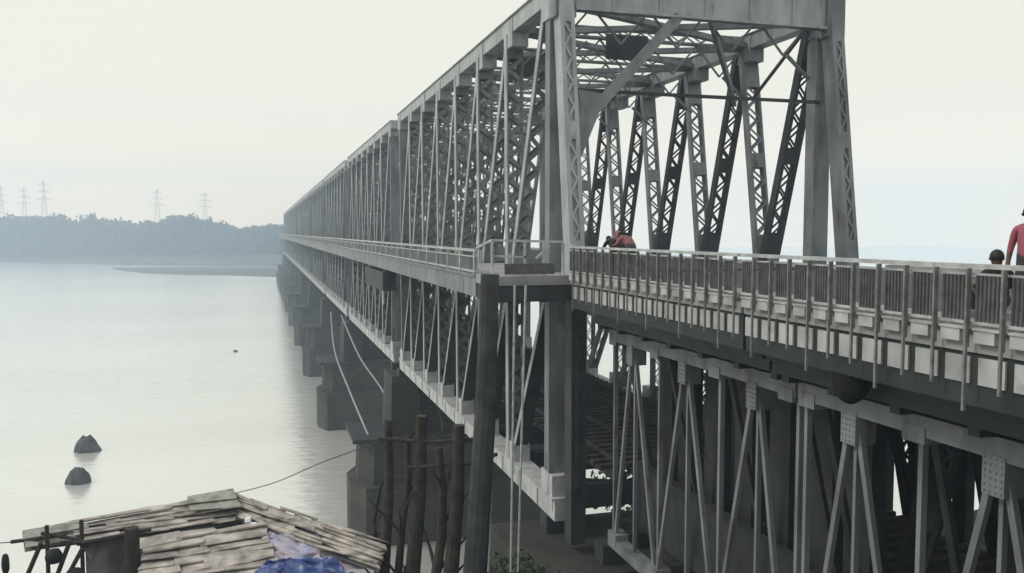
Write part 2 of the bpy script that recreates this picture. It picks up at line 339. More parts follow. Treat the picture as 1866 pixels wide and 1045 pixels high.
# ------------------------------------------------------------------ main truss spans
XL, XR, ZT, ZB = 9.6, 19.9, H+8.25, H-9.75
Y0, PAN, NP, PITCHY = 27.4, 4.55, 7, 36.5
LEN = PAN*NP
DECK = H-1.3
XW0, XW1 = 6.5, 22.9
def main_span(y0):
    root = empty('truss_span', (14.75, y0, ZB))
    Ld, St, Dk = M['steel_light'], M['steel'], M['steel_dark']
    y1 = y0+LEN
    def yk(k): return y0+PAN*k
    zt, zb = ZT-.35, ZB+.4
    for X in (XL, XR):
        m = MB().box(X-.3, X+.3, y0-.8, y1+.8, ZT-.62, ZT-.04).box(X-.38, X+.38, y0-.8, y1+.8, ZT-.04, ZT)
        for k in range(NP+1): m.box(X-.325, X+.325, yk(k)-.45, yk(k)+.6, ZT-1.15, ZT-.1)
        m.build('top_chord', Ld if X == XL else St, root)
        m = MB().box(X-.3, X+.3, y0-.9, y1+.9, ZB, ZB+.72).box(X-.4, X+.4, y0-.9, y1+.9, ZB+.72, ZB+.78)
        for k in range(NP+1): m.box(X-.325, X+.325, yk(k)-.7, yk(k)+.5, ZB+.3, ZB+1.5)
        for k in range(NP*2): m.box(X-.345, X-.3, yk(k/2)+.9, yk(k/2)+.95, ZB+.05, ZB+.7)
        m.build('bottom_chord', M['steel_pale'], root)
        for k in (0, NP):
            MB().box(X-.27, X+.27, yk(k)-.3, yk(k)+.3, ZB+.78, ZT-.62).box(X-.33, X+.33, yk(k)-.34, yk(k)-.3, ZB+.78, ZT-.62).build('end_column', St, root)
    # left truss: posts and diagonals between bottom chord, road level and top chord
    for k in range(1, NP):
        m = MB(); m.laced((XL, yk(k)+.1, ZB+.7), (XL, yk(k)+.4, ZT-.6), .66, .34, t=.06, axis=(1,0,0), mid=True, pitch=.42, lace=.17)
        m.box(XL-.33, XL+.33, yk(k)-.35, yk(k)+.55, DECK-.9, DECK+.5)
        po = m.build('truss_post', St, root)
        MB().bar((XL-.345, yk(k)+.1, ZB+.7), (XL-.345, yk(k)+.4, ZT-.6), .03, .36).build('lit_flange_plate', Ld, po)  # pale strip paints in the light caught on the post's left edge
    for k in range(1, NP+1):
        m = MB(); m.laced((XL, yk(k)-.25, DECK-.1), (XL, yk(k-1)+.4, ZT-.7), .56, .3, t=.06, axis=(1,0,0), pitch=.42, lace=.16); po = m.build('diagonal_brace', St, root); MB().bar((XL-.295, yk(k)-.25, DECK-.1), (XL-.295, yk(k-1)+.4, ZT-.7), .03, .31).build('lit_flange_plate', Ld, po)
        m = MB(); m.bar((XL, yk(k)-.2, ZB+.8), (XL, yk(k-1)+.3, DECK-.9), .5, .2); po = m.build('diagonal_brace', Dk, root); MB().bar((XL-.265, yk(k)-.2, ZB+.8), (XL-.265, yk(k-1)+.3, DECK-.9), .025, .22).build('lit_flange_plate', Ld, po)  # same painted edge light on the diagonals
    # right truss: broad laced members in a W
    for k in range(6):
        yb = y0+3.2+4.9*k
        m = MB(); m.laced((XR, yb+.1, DECK-.3), (XR, yb+1.6, ZT-.7), .72, .34, t=.10, axis=(1,0,0), pitch=.42, batten=1.5, lace=.085, mid=True)
        m.box(XR-.23, XR+.23, yb-.6, yb+.6, DECK-1.2, DECK+.3); m.build('truss_post', St, root)
        m = MB(); m.laced((XR, yb-.1, DECK-.3), (XR, yb-2.9, ZT-.7), .74, .34, t=.13, axis=(1,0,0), pitch=.46, batten=1.6, lace=.085, mid=True)
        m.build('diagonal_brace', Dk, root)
        m = MB(); m.laced((XR, yb, DECK-1.2), (XR, yb, ZB+.7), .7, .4, t=.14, axis=(1,0,0), pitch=.5); m.build('truss_post', St, root)
        m = MB(); m.laced((XR, yb, DECK-1.2), (XR, yb+4.6 if k < 5 else y1-.4, ZB+.9), .6, .4, t=.14, axis=(1,0,0), pitch=.5); m.build('diagonal_brace', St, root)
    # overhead cross struts, sway frames and lateral crosses
    for k in range(NP+1):
        y = yk(k)+.2; a, b = (XL+.3, y, ZT-.3), (XR-.3, y, ZT-.3)
        m = MB(); m.laced(a, b, .45, .4, axis=(0,0,1), pitch=.5, t=.07, batten=.5)
        zl = ZT-1.75
        m.bar((XL+.2, y, zl), (XR-.2, y, zl), .14, .14)
        n = 9
        for i in range(n):
            xa = XL+.3+(XR-XL-.6)*i/n; xb = XL+.3+(XR-XL-.6)*(i+1)/n
            p, q = (ZT-.55, zl) if i % 2 else (zl, ZT-.55)
            m.bar((xa, y, p), (xb, y, q), .08, .06, (0,1,0))
        for s, X in ((1, XL), (-1, XR)): m.bar((X+.2*s, y, ZT-2.6), (X+1.2*s, y, zl), .12, .1, (0,1,0))
        m.build('sway_frame', St, root)
    for k in range(NP):
        m = MB()
        m.laced((XL+.3, yk(k)+.4, ZT-.45), (XR-.3, yk(k+1), ZT-.45), .32, .2, axis=(0,1,0), pitch=.42, t=.06, batten=.4)
        m.laced((XR-.3, yk(k)+.4, ZT-.5), (XL+.3, yk(k+1), ZT-.5), .32, .2, axis=(0,1,0), pitch=.42, t=.06, batten=.4)
        m.build('lateral_brace', St, root)
    # road level
    m = MB()
    for k in range(NP+1):
        m.box(XL+.34, XR-.34, yk(k)-.2, yk(k)+.2, DECK-1.15, DECK-.3)
        m.poly([(XW0+.1, yk(k)-.1, DECK-.35), (XL-.34, yk(k)-.1, DECK-.35), (XL-.34, yk(k)-.1, DECK-1.1), (XW0+.1, yk(k)-.1, DECK-.6)], (0,.2,0))
    for x in (11.2, 12.8, 14.75, 16.7, 18.3): m.box(x-.12, x+.12, y0-.6, y1+.6, DECK-.8, DECK-.28)
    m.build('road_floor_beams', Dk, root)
    MB().box(XW0+.16, XW1, y0-1.2, y1+3.3, DECK-.27, DECK-.05).build('road_slab', M['concrete_l'], root)
    MB().box(XL+.6, XR-.6, y0-1.2, y1+3.3, DECK-.046, DECK).build('asphalt_surface', M['asphalt'], root)
    MB().box(XW0, XW0+.15, y0-1.2, y1+3.4, H-2.06, H-1.36).box(XW0-.06, XW0, y0-1.2, y1+3.4, H-1.42, H-1.34).build('fascia_girder', St, root)
    m = MB().box(XW0-.02, XW0+.08, y0-1.2, y1+3.42, H-.62, H-.54).box(XW0, XW0+.06, y0-1.2, y1+3.42, H-1.28, H-1.22).box(XW0, XW0+.06, y0-1.2, y1+3.42, H-.80, H-.76)
    for i in range(19): yy = y0-1.1+i*2.02; m.box(XW0-.03, XW0+.09, yy, yy+.1, H-1.36, H-.62)
    rl = m.build('walkway_railing', M['rail_paint'], root)
    m = MB(); n = int((LEN+4.4)/.13)
    for i in range(n): yy = y0-1.15+i*.13; m.box(XW0+.01, XW0+.05, yy, yy+.055, H-1.22, H-.8)
    m.build('balusters', St, rl)
    # railway level
    m = MB()
    for k in range(NP+1): m.box(XL+.34, XR-.34, yk(k)-.2, yk(k)+.2, ZB+.1, ZB+.9)
    for x in (12.0, 13.6, 15.9, 17.5): m.box(x-.12, x+.12, y0-.5, y1+.5, ZB+.9, ZB+1.35)
    for k in range(NP):
        m.bar((XL+.4, yk(k), ZB+.05), (XR-.4, yk(k+1), ZB+.05), .2, .12, (0,0,1)); m.bar((XR-.4, yk(k), ZB-.1), (XL+.4, yk(k+1), ZB-.1), .2, .12, (0,0,1))
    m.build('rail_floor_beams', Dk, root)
    m = MB()
    for i in range(int(LEN/.65)): yy = y0+i*.65; m.box(11.3, 18.2, yy, yy+.28, ZB+1.36, ZB+1.52)
    m.build('sleepers', M['timber'], root)
    m = MB()
    for x in (12.0, 13.68, 15.9, 17.58): m.box(x-.035, x+.035, y0-.8, y1+3.6, ZB+1.52, ZB+1.68)
    m.build('track_rails', Dk, root)
    return root
ORD = ['nearest steel truss span, its open portal facing the camera', 'second truss span from the portal, its top chord stepping down after the first gap',
 'third truss span from the portal, between the second and third chord gaps', 'fourth truss span from the portal, starting to fade in haze',
 'fifth truss span from the portal, hazy and small', 'sixth truss span from the portal, fading to grey blue', 'seventh truss span from the portal, a narrow blue-grey slice',
 'eighth truss span from the portal, near the far end', 'ninth truss span from the portal, last but one before the far bank', 'farthest truss span, a blue sliver against the far wood']
proto = main_span(Y0); spans = [proto]
for i in range(1, 10):
    c = copy_tree(proto); c.location.y = Y0+PITCHY*i; spans.append(c)
for s, l in zip(spans, ORD): tag(s, l, 'bridge span', 'main truss spans of the double-deck bridge')

# portal of the first span
St = M['steel']
m = MB().box(XL+.35, XR-.35, 26.55, 26.62, H+7.25, ZT+.35)
for zz in (H+7.25, ZT+.3): m.box(XL+.3, XR-.3, 26.4, 26.78, zz, zz+.07)
for i in range(1, 6): x = XL+(XR-XL)*i/6; m.box(x-.03, x+.03, 26.5, 26.549, H+7.32, ZT+.3)
m.build('portal_beam', M['steel_light'], proto)
for X in (XL, XR):
    m = MB(); m.laced((X, 25.4, H-1.7), (X, 26.75, ZT-.1), .5, .62, t=.14, axis=(1,0,0), pitch=.38, batten=1.4, lace=.08, mid=True)
    m.laced((X, 25.4, H-1.7), (X, 26.75, ZT-.1), .44, .48, t=.06, axis=(0,1,0), pitch=.42, batten=1.4, lace=.08, mid=True)
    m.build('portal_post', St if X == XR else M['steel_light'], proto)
    m = MB(); m.laced((X, 25.35, ZB-.3), (X, 25.4, H-1.7), .5, .62, t=.14, axis=(1,0,0), pitch=.5, batten=1.6); m.build('portal_leg', M['steel_dark'], proto)
    m = MB().box(X-.36, X+.36, 26.4, 26.9, H+7.0, ZT+.35); m.build('gusset_plate', St, proto)
m = MB(); m.bar((XL+.15, 26.1, H+3.2), (XL+4.1, 26.5, H+7.3), .34, .14, (0,0,1)); m.poly([(XL+.3,26.0,H+2.2),(XL+.3,26.0,H+4.6),(XL+1.3,26.05,H+4.5)], (0,.06,0)); m.build('portal_knee', St, proto)
m = MB(); m.bar((XL+5.3, 26.6, H+7.5), (XR-.1, 33.0, H+5.6), .34, .14, (0,0,1)); m.build('portal_knee', St, proto)
MB().bar((XL+.2, 27.0, H+4.75), (XR-.2, 27.0, H+4.75), .11, .11, (0,0,1)).build('portal_strut', M['steel_dark'], proto)
MB().bar((XR-.25, 27.8, H+7.6), (XR-.25, 31.4, H+5.5), .1, .1, (1,0,0)).build('portal_strut', M['steel_dark'], proto)
# second heavier sway plates under the top of the first span
for xx, yy in ((11.9, 36.5), (14.2, 31.9)):
    MB().box(xx-.9, xx+.9, yy-.03, yy+.03, H+6.9, H+7.9).build('splice_plate', M['steel_dark'], proto)

# ------------------------------------------------------------------ piers in the river
def pier(yc):
    root = empty('bridge_pier', (14.4, yc, -1))
    m = MB()
    def prism(xa, xb, hy, za, zb, bat=0):
        n0 = len(m.v)
        for z_, q in ((za, 0), (zb, bat)):
            for x, y in ((xa+.9+q,-hy+q),(xb-.9-q,-hy+q),(xb-q,-hy*.4),(xb-q,hy*.4),(xb-.9-q,hy-q),(xa+.9+q,hy-q),(xa+q,hy*.4),(xa+q,-hy*.4)):
                m.v.append((x, yc+y, z_))
        m.f.append(tuple(n0+i for i in range(8))[::-1]); m.f.append(tuple(n0+8+i for i in range(8)))
        for i in range(8): j = (i+1) % 8; m.f.append((n0+i, n0+j, n0+8+j, n0+8+i))
    prism(5.7, 23.6, 3.2, -1, 4.2); prism(6.3, 23.1, 2.6, 4.2, 7.3, .15)
    m.build('shaft', M['concrete'], root)
    m = MB().box(5.8, 23.6, yc-2.8, yc+2.8, 7.3, 7.55); m.build('cap_slab', M['steel_dark'], root)
    for X in (XL, XR):
        m = MB().bar((X, yc, 7.55), (X, yc, ZB-.5), 2.2, 4.6, (1,0,0), .85); m.build('pedestal', M['concrete'], root)
        for dy in (-1.6, 1.6): MB().box(X-.45, X+.45, yc+dy-.4, yc+dy+.4, ZB-.5, ZB-.002).build('bearing', M['steel_dark'], root)
    m = MB().box(XL+1.05, XR-1.05, yc-.8, yc+.8, 7.55, ZB-.9); m.build('cross_wall', M['concrete'], root)
    return root
PL = ['first masonry pier standing in the water, behind the dark poles', 'second masonry pier in the water', 'third masonry pier in the water, with a dark cap', 'fourth masonry pier in the water',
      'fifth masonry pier, hazy in the bridge reflection','sixth masonry pier, faint in the haze','seventh masonry pier, faint in the haze','eighth masonry pier, hardly visible','ninth masonry pier beside the far sandbar','last masonry pier at the far bank']
pp = None
for i in range(10):
    yc = Y0+LEN+2.3+PITCHY*i
    if pp is None: pp = pier(yc); c = pp
    else: c = copy_tree(pp); c.location.y = yc
    tag(c, PL[i]+(' counting from the camera' if i in (1,3) else ''), 'pier', 'river piers under the truss spans')
ab = empty('abutment_pier', (14.7, 26, 9.5), 'squat masonry abutment under the near end of the main span', 'pier')
MB().box(7.6, 22, 23.3, 28.6, 6, ZB-.62).build('masonry_block', M['concrete'], ab)
for X in (XL, XR, 10.4, 19.2):
    yy = 27.4 if X in (XL, XR) else 24.3
    MB().box(X-.4, X+.4, yy-.35, yy+.35, ZB-.62, ZB-.003).build('bearing', M['steel_dark'], ab)

# ------------------------------------------------------------------ approach deck-truss spans
XA, XB = 10.4, 19.2
ZC1, ZC0 = H-2.95, H-9.75
AP = 3.2
def approach(y1, lb):                    # y1 far end; three panels towards the camera
    root = empty('approach_span', (14.8, y1-1.5*AP, ZC0))
    ya, yb = y1-3*AP+.05, y1-.05
    St, Dk = M['steel'], M['steel_dark']
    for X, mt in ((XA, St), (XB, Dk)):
        m = MB().box(X-.2, X+.2, ya, yb, ZC1-.36, ZC1-.03).box(X-.27, X+.27, ya, yb, ZC1-.03, ZC1)
        for k in range(3): yy = y1-AP*(k+.5); m.box(X-.225, X+.225, yy-.2, yy+.2, ZC1-.9, ZC1-.3)
        for k in range(4): yy = min(max(y1-AP*k, ya+.3), yb-.3); m.box(X-.225, X+.225, yy-.25, yy+.25, ZC1-.36-.12, ZC1-.2)
        if X == XA:
            for k in range(3):
                yy = y1-AP*(k+.5)
                for i in range(4):
                    for j in range(6): m.box(X-.24, X-.225, yy-.16+i*.1, yy-.13+i*.1, ZC1-.86+j*.1, ZC1-.83+j*.1)
            for i in range(int((yb-ya)/.4)): m.box(X-.212, X-.2, ya+.1+i*.4, ya+.125+i*.4, ZC1-.1, ZC1-.075)
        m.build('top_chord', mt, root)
        m = MB().box(X-.2, X+.2, ya, yb, ZC0, ZC0+.3)
        for k in range(4): yy = min(max(y1-AP*k, ya+.35), yb-.35); m.box(X-.225, X+.225, yy-.3, yy+.3, ZC0+.1, ZC0+.5)
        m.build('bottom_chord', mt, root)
        wide = .16 if X == XA else .75
        for k in range(3):
            yt = y1-AP*(k+.5)
            for s in (-1, 1):
                e = yt+s*AP*.5; e = min(max(e, ya+.25), yb-.25); m = MB()
                if X == XA: m.bar((X-.08, yt+s*.13, ZC1-.6), (X-.08, e-s*.1, ZC0+.4), .10, .115)
                else: m.laced((X, yt, ZC1-.3), (X, e, ZC0+.4), .75, .35, t=.17, axis=(1,0,0), pitch=.40, batten=1.2, lace=.11)
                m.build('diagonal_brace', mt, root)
            m = MB()
            if X == XA: m.bar((X, yt, ZC1-.6), (X, yt, ZC0+.3), .11, .08)
            else: m.bar((X, yt, ZC1-.3), (X, yt, ZC0+.3), .3, .5)
            m.build('truss_post', mt, root)
        for k in range(4):
            yy = min(max(y1-AP*k, ya+.08), yb-.08); m = MB()
            if X == XA: m.box(X-.06, X+.06, yy-.05, yy+.05, ZC0+.3, ZC1-.36)
            else: m.laced((X, yy, ZC0+.3), (X, yy, ZC1-.3), .85, .3, t=.3, pitch=.4)
            m.build('truss_post', mt, root)
    # inner plate columns, some added to darken the interior, and sway bracing
    for k in range(7):
        yy = y1-AP*k/2
        if yy < ya+.3 or yy > yb-.3: yy = min(max(yy, ya+.3), yb-.3)
        for xa_ in (12.0, 14.4, 16.8):
          lo_, hi_ = math.degrees(math.atan2(xa_, yy+.42)), math.degrees(math.atan2(xa_+.35, yy-.42))
          if any(lo_ < b_ and hi_ > a_ for a_, b_ in ((41.6, 43.0), (44.9, 46.0))): continue      # the trestle is open here
          MB().box(xa_, xa_+.35, yy-.42, yy+.42, ZC0+.3, ZC1+.05).build('inner_column', Dk, root)
        if k % 2: continue
        m = MB()
        m.bar((XA+.2, yy, ZC1-.3), (12.0, yy, ZC0+.4), .16, .1, (0,1,0)); m.bar((12.4, yy, ZC0+.5), (14.4, yy, ZC1-.4), .16, .1, (0,1,0))
        m.bar((17.2, yy, ZC1-.4), (XB-.2, yy, ZC0+.5), .16, .1, (0,1,0)); m.bar((14.8, yy, ZC1-.4), (16.8, yy, ZC0+.5), .16, .1, (0,1,0))
        m.build('sway_brace', Dk, root)
    m = MB()
    for k in range(7): yy = min(max(y1-AP*k/2, ya+.15), yb-.15); m.box(XA-.6, XB+.6, yy-.11, yy+.11, ZC1+.01, ZC1+.5)
    for x in (9.55, 12, 13.4, 14.8, 16.5, 18, 19.9): m.box(x-.1, x+.1, ya, yb, ZC1+.35 if x > 10 else H-2.5, DECK-.3)
    m.box(9.0, 9.45, ya, yb, H-2.3, DECK-.3); m.box(9.6, 9.65, ya, yb, H-2.75, H-2.12)
    m.build('deck_girders', M['girder'], root)
    MB().box(8.95, 20.6, ya, yb, DECK-.28, DECK-.05).build('road_slab', M['concrete_l'], root)
    MB().box(9.9, 20.0, ya, yb, DECK-.046, DECK).build('asphalt_surface', M['asphalt'], root)
    MB().box(20.3, 20.6, ya, yb, DECK-.046, DECK+.2).build('kerb', M['concrete_l'], root); MB().box(9.05, 9.9, ya, yb, DECK-.046, DECK+.09).build('footway', M['concrete_l'], root)
    m = MB()
    for x in (12.0, 13.9, 16.0, 17.9): m.box(x-.12, x+.12, ya, yb, ZC0+.5, ZC0+1.0)
    for k in range(4): yy = min(max(y1-AP*k, ya+.5), yb-.5); m.box(XA+.2, XB-.2, yy-.15, yy+.15, ZC0+.0, ZC0+.5)
    m.build('rail_floor_beams', Dk, root)
    MB().box(11.15, 11.25, ya, yb, ZC0+.5, ZC0+2.5).box(11.05, 11.35, ya, yb, ZC0+2.5, ZC0+2.56).build('dark_fill_girder', Dk, root)  # plate added to darken the view beneath the approach
    m = MB()
    for i in range(int(3*AP/.6)): yy = ya+.1+i*.6; m.box(11.2, 18.6, yy, yy+.3, ZC0+1.0, ZC0+1.15)
    m.build('sleepers', M['timber'], root)
    # whitewashed slab edge blocks and railing
    n = int(round(3*AP/.55)); st = (yb-ya)/n
    for i in range(n):
        a = ya+i*st
        m = MB().box(8.86, 9.0, a+.20, a+st-.03, H-1.44, H-1.272).box(8.84, 8.95, a+.08, a+st-.02, H-1.272, H-1.24); m.build('slab_edge_block', M['slab'], root); m = MB()
        m.box(8.965, 8.998, a+.12, a+st-.02, H-2.0, H-1.64); m.build('lower_edge_block', M['slab'], root)
    rl = MB().box(8.84, 8.96, ya, yb, H-.47, H-.41).box(8.87, 8.93, ya, yb, H-1.2, H-1.16).box(8.88, 8.92, ya, yb, H-.56, H-.53).build('railing', M['rail_paint'], root)
    for i in range(n):
        a = ya+i*st+.02; zlo = H-2.34 if i % 3 == 1 else H-2.05
        m = MB().box(8.78, 8.82, a, a+.035, zlo, H-.47).box(8.82, 8.86, a+.01, a+.03, H-1.5, H-.47); m.build('rail_post', M['post_paint'], rl)
        m = MB(); nb = 7
        for j in range(nb):
            q = a+.08+(st-.1)*(j+.3)/nb; m.box(8.885, 8.915, q, q+.032, H-1.16, H-.56)
        m.build('baluster_panel', M['baluster'], rl)
    tag(root, lb, 'bridge span', 'approach spans of the double-deck bridge')
    return root
approach(24.1, 'approach deck-truss span joining the main portal, with the shorter white fascia blocks')
approach(24.1-3*AP, 'middle approach span, with the black round mass hanging at its far end')
approach(24.1-6*AP, 'approach span nearest the camera, running out of the right of the picture')
for i, yy in enumerate((14.5, 4.9, -4.7)):
    p = empty('trestle_plinth', (14.8, yy, 11), ['masonry plinth under the joint of the two nearer approach spans','masonry plinth under the approach span close to the camera','masonry plinth behind the camera under the approach end'][i], 'plinth', 'approach plinths')
    MB().box(9.4, 20.2, yy-.9, yy+.9, 10.5, ZC0-.35).build('masonry_block', M['concrete'], p)
    for X in (XA, XB): MB().box(X-.35, X+.35, yy-.6, yy+.6, ZC0-.35, ZC0-.003).build('bearing', M['steel_dark'], p)

# platform rail that joins the approach railing to the walkway of the main span
rt = empty('landing_railing', (7.8, 25, DECK), 'pale thin crosswise rail with a sloping end joining walkway and approach railing', 'railing')
m = MB().bar((6.62, 24.6, H-.24), (8.9, 24.6, H-.30), .07, .07, (0,0,1)); m.bar((8.9, 24.6, H-.30), (8.9, 23.9, H-.40), .07, .07, (0,0,1))
m.bar((6.62, 24.6, H-.24), (6.5, 26.0, H-.5), .07, .07, (1,0,0)); m.build('top_rail', M['rail_paint'], rt)
m = MB().bar((6.7, 24.6, H-.72), (7.7, 24.6, H-.76), .06, .06, (0,0,1)); m.bar((8.0, 24.6, H-.8), (8.45, 24.6, H-.42), .06, .05, (0,0,1)); m.build('lower_rail', M['rail_paint'], rt)
for x in (6.62, 7.65, 8.25, 8.88): MB().box(x-.035, x+.035, 24.57, 24.64, DECK-.3, H-.25).build('rail_post', M['rail_paint'], rt)
ld = empty('landing_platform', (7.7, 25, DECK-.3), 'dark end platform between the walkway and the approach, below the sloping rail', 'platform')
MB().box(6.5, 9.0, 24.3, 26.2, DECK-.3, DECK-.02).build('floor_plate', M['concrete_l'], ld)
MB().box(6.6, 10.2, 24.35, 24.5, H-2.1, DECK-.3).box(6.55, 6.7, 24.5, 26.2, H-2.1, DECK-.3).build('edge_girder', M['steel_dark'], ld)
MB().box(7.0, 8.6, 24.55, 24.6, H-1.28, H-.95).build('toe_board', M['baluster'], ld)

# dark box and round mass hanging from the decks
bx = empty('hanging_box', (6.6, 52, H-3.1), 'dark box-shaped casing hung under the walkway fascia of the nearest span', 'box')
MB().box(6.45, 7.2, 47.6, 56, H-3.3, H-2.25).build('casing', M['steel_dark'], bx)
for y in (48.2, 55.3): MB().box(6.6, 6.72, y, y+.12, H-2.25, H-2.06).build('hanger', M['steel'], bx)
MB().box(6.5, 6.58, 48.0, 48.1, H-4.1, H-3.3).build('drop_pipe', M['white'], bx)
hv = MB(); c0 = Vector((9.25, 11.7, H-2.42)); n0 = 0; seg, rg = 20, 12
for j in range(rg+1):
    t = math.pi*j/rg
    for i in range(seg):
        a = 2*math.pi*i/seg; r = 1+.07*noise.noise(Vector((math.cos(a)*2, math.sin(a)*2, t*2)))
        hv.v.append((c0.x+.24*math.sin(t)*math.cos(a)*r, c0.y+.38*math.sin(t)*math.sin(a)*r, c0.z+.40*math.cos(t)*r))
for j in range(rg):
    for i in range(seg): a = j*seg+i; b = j*seg+(i+1) % seg; hv.f.append((a, b, b+seg, a+seg))
tag(origin_to(hv.build('hanging_comb', M['hive'], smooth=True), c0+Vector((0,0,.42))), 'black rounded comb-like mass hanging under the approach deck edge', 'comb')

# ------------------------------------------------------------------ poles, posts and cables in front of the pier
def pole(name, pts, r, r2, mt, lb, cat, group=None, arms=()):
    base = Vector(pts[0]); t = empty(name, base, lb, cat, group)
    MB().tube(pts, r, 12, r2).build('shaft', mt, t)
    for a, b, rr in arms: MB().tube([a, b], rr, 6).build('cross_arm', M['bark'], t)
    return t
gz = lambda v: Vector((v.x, v.y, ground_h(v.x, v.y)-.2))
a = P(866, 1040, 17); pole('tall_pole', [gz(a), a, P(884, 760, 17), P(893, 500, 17)], .29, .19, M['pole'], 'tall thick grey pole leaning up to the corner of the landing platform', 'pole')
pd = [(700, 1040, 708, 765, .15, 19, 'dark wooden post, leftmost of the three below the bridge'), (752, 1040, 768, 758, .2, 18.5, 'dark wooden post in the middle of the three below the bridge'),
      (822, 1040, 836, 775, .2, 18, 'dark wooden post beside the tall grey pole')]
tops = []
for x, y, x2, y2, r, D, lb in pd:
    a = P(x, y, D); tp = P(x2, y2, D); tops.append(tp)
    mid = a.lerp(tp, .5)+Vector((.06,0,0))
    pole('wooden_post', [gz(a), a, mid, tp], r, r*.62, M['bark'], lb, 'post', 'dark wooden posts in front of the first pier')
def snag(x, y, x2, y2, r, D, lb, seed):
    rnd = random.Random(seed); a = P(x, y, D); tp = P(x2, y2, D); b = gz(a); t = empty('dead_tree', b, lb, 'tree', 'dead trunks among the wooden posts')
    pts = [b.lerp(tp, k/6)+Vector((rnd.uniform(-.09,.09), rnd.uniform(-.09,.09), 0)) for k in range(7)]
    MB().tube(pts, r, 9, r*.45).build('trunk', M['bark'], t)
    for k in range(9):
        q = pts[2+k % 4].lerp(pts[3+k % 4], rnd.random()); an = rnd.uniform(0, 6.28); L = rnd.uniform(.4, 1.1)
        e = q+Vector((math.cos(an)*L*.6, math.sin(an)*L*.6, L*.7)); e2 = e+Vector((math.cos(an+.6)*L*.3, math.sin(an+.6)*L*.3, L*.35))
        MB().tube([q, q.lerp(e, .5)+Vector((0,0,.05)), e, e2], r*.3, 6, r*.06).build('branch', M['bark'], t)
snag(728, 1040, 738, 800, .13, 18.8, 'crooked dead trunk with bare twigs between the left and middle posts', 3)
snag(796, 1040, 800, 815, .17, 18.2, 'thick dead trunk with stubby branches between the middle and right posts', 5)
snag(668, 1040, 692, 880, .09, 19.4, 'thin bare sapling left of all the wooden posts', 9)
o = MB().tube([P(690, 800, 18.6), P(790, 806, 18.4), P(880, 800, 17.9)], .045, 6).build('cross_bar', M['bark']); tag(origin_to(o, P(690,800,18.6)), 'upper dark cross bar tied across the wooden posts', 'bar', 'cross bars on the posts')
o = MB().tube([P(745, 852, 18.5), P(870, 845, 17.9), P(905, 828, 17.6)], .04, 6).build('cross_bar', M['bark']); tag(origin_to(o, P(745,852,18.5)), 'lower dark cross bar between two wooden posts and the tall pole', 'bar', 'cross bars on the posts')
for x, x2, lb in ((905,890,'pale thin pipe hanging left of the others from the landing'),(938,931,'pale pipe hanging from the landing, reaching the bank'),(958,944,'pale thin pipe hanging right of the others from the landing')):
    o = MB().tube([P(x, 520, 24.2), P((x+x2)/2, 780, 24.1), P(x2, 1042, 23.6)], .035, 6).build('drain_pipe', M['rail_paint']); tag(origin_to(o, P(x2,1042,23.6)), lb, 'pipe', 'thin pipes hanging from the landing')
def cable(pts, r, lb, mt='wire'):
    P3 = [Vector(p) for p in pts]; pp_ = []
    for i in range(len(P3)-1):
        p0 = P3[max(i-1, 0)]; p1 = P3[i]; p2 = P3[i+1]; p3 = P3[min(i+2, len(P3)-1)]
        for k in range(6):
            t = k/6; pp_.append(.5*((2*p1)+(p2-p0)*t+(2*p0-5*p1+4*p2-p3)*t*t+(3*p1-p0-3*p2+p3)*t**3))
    pp_.append(P3[-1]); o = MB().tube(pp_, r, 6).build('hanging_cable', M[mt]); return tag(origin_to(o, P3[0]), lb, 'cable', 'cables slung beside the bridge')
cable([P(603,570,92), P(610,640,82), P(638,715,72), (7.0, 60.0, 7.6)], .08, 'pale cable sagging in the longest curve left of the bottom chord')
cable([P(622,575,90), P(655,650,78), P(702,722,68), (8.4, 59.2, 7.6)], .07, 'pale cable sagging close under the bottom chord')

# ------------------------------------------------------------------ hut with patched roofs
LV = lambda x, y, D: P(x, y, D)
def sheets(mb, A, B, C, D_, rows, cols_, th=.04, jit=.05, gap=.0, rnd=random):
    # courses of overlapping weathered sheets on the quad A-B (ridge) C-D (eave: D below A, C below B)
    A, B, C, D_ = map(Vector, (A, B, C, D_)); nrm = (B-A).cross(D_-A).normalized()
    if nrm.z < 0: nrm = -nrm
    for r in range(rows):
        t0 = r/rows; t1 = (r+1.25)/rows
        n = cols_+rnd.randint(-1, 1); e = sorted([0, 1]+[min(max((k+rnd.uniform(-.25,.25))/n, .02), .98) for k in range(1, n)])
        for u0, u1 in zip(e, e[1:]):
            f = lambda u, t: (A.lerp(B, u)).lerp(D_.lerp(C, u), t)
            j = lambda: Vector((rnd.uniform(-jit,jit), rnd.uniform(-jit,jit), rnd.uniform(-jit,jit)*.6))
            tb = min(t1+rnd.uniform(-.1,.1)/rows, 1.06); up0 = nrm*(.02+.01*rnd.random()); up1 = nrm*(.06+.05*rnd.random())
            mb.poly([f(u0-.01,t0)+up0+j(), f(u1+.01,t0)+up0+j(), f(u1+.01,tb)+up1+j(), f(u0-.01,tb)+up1+j()], nrm*th*rnd.uniform(.5,1.3))
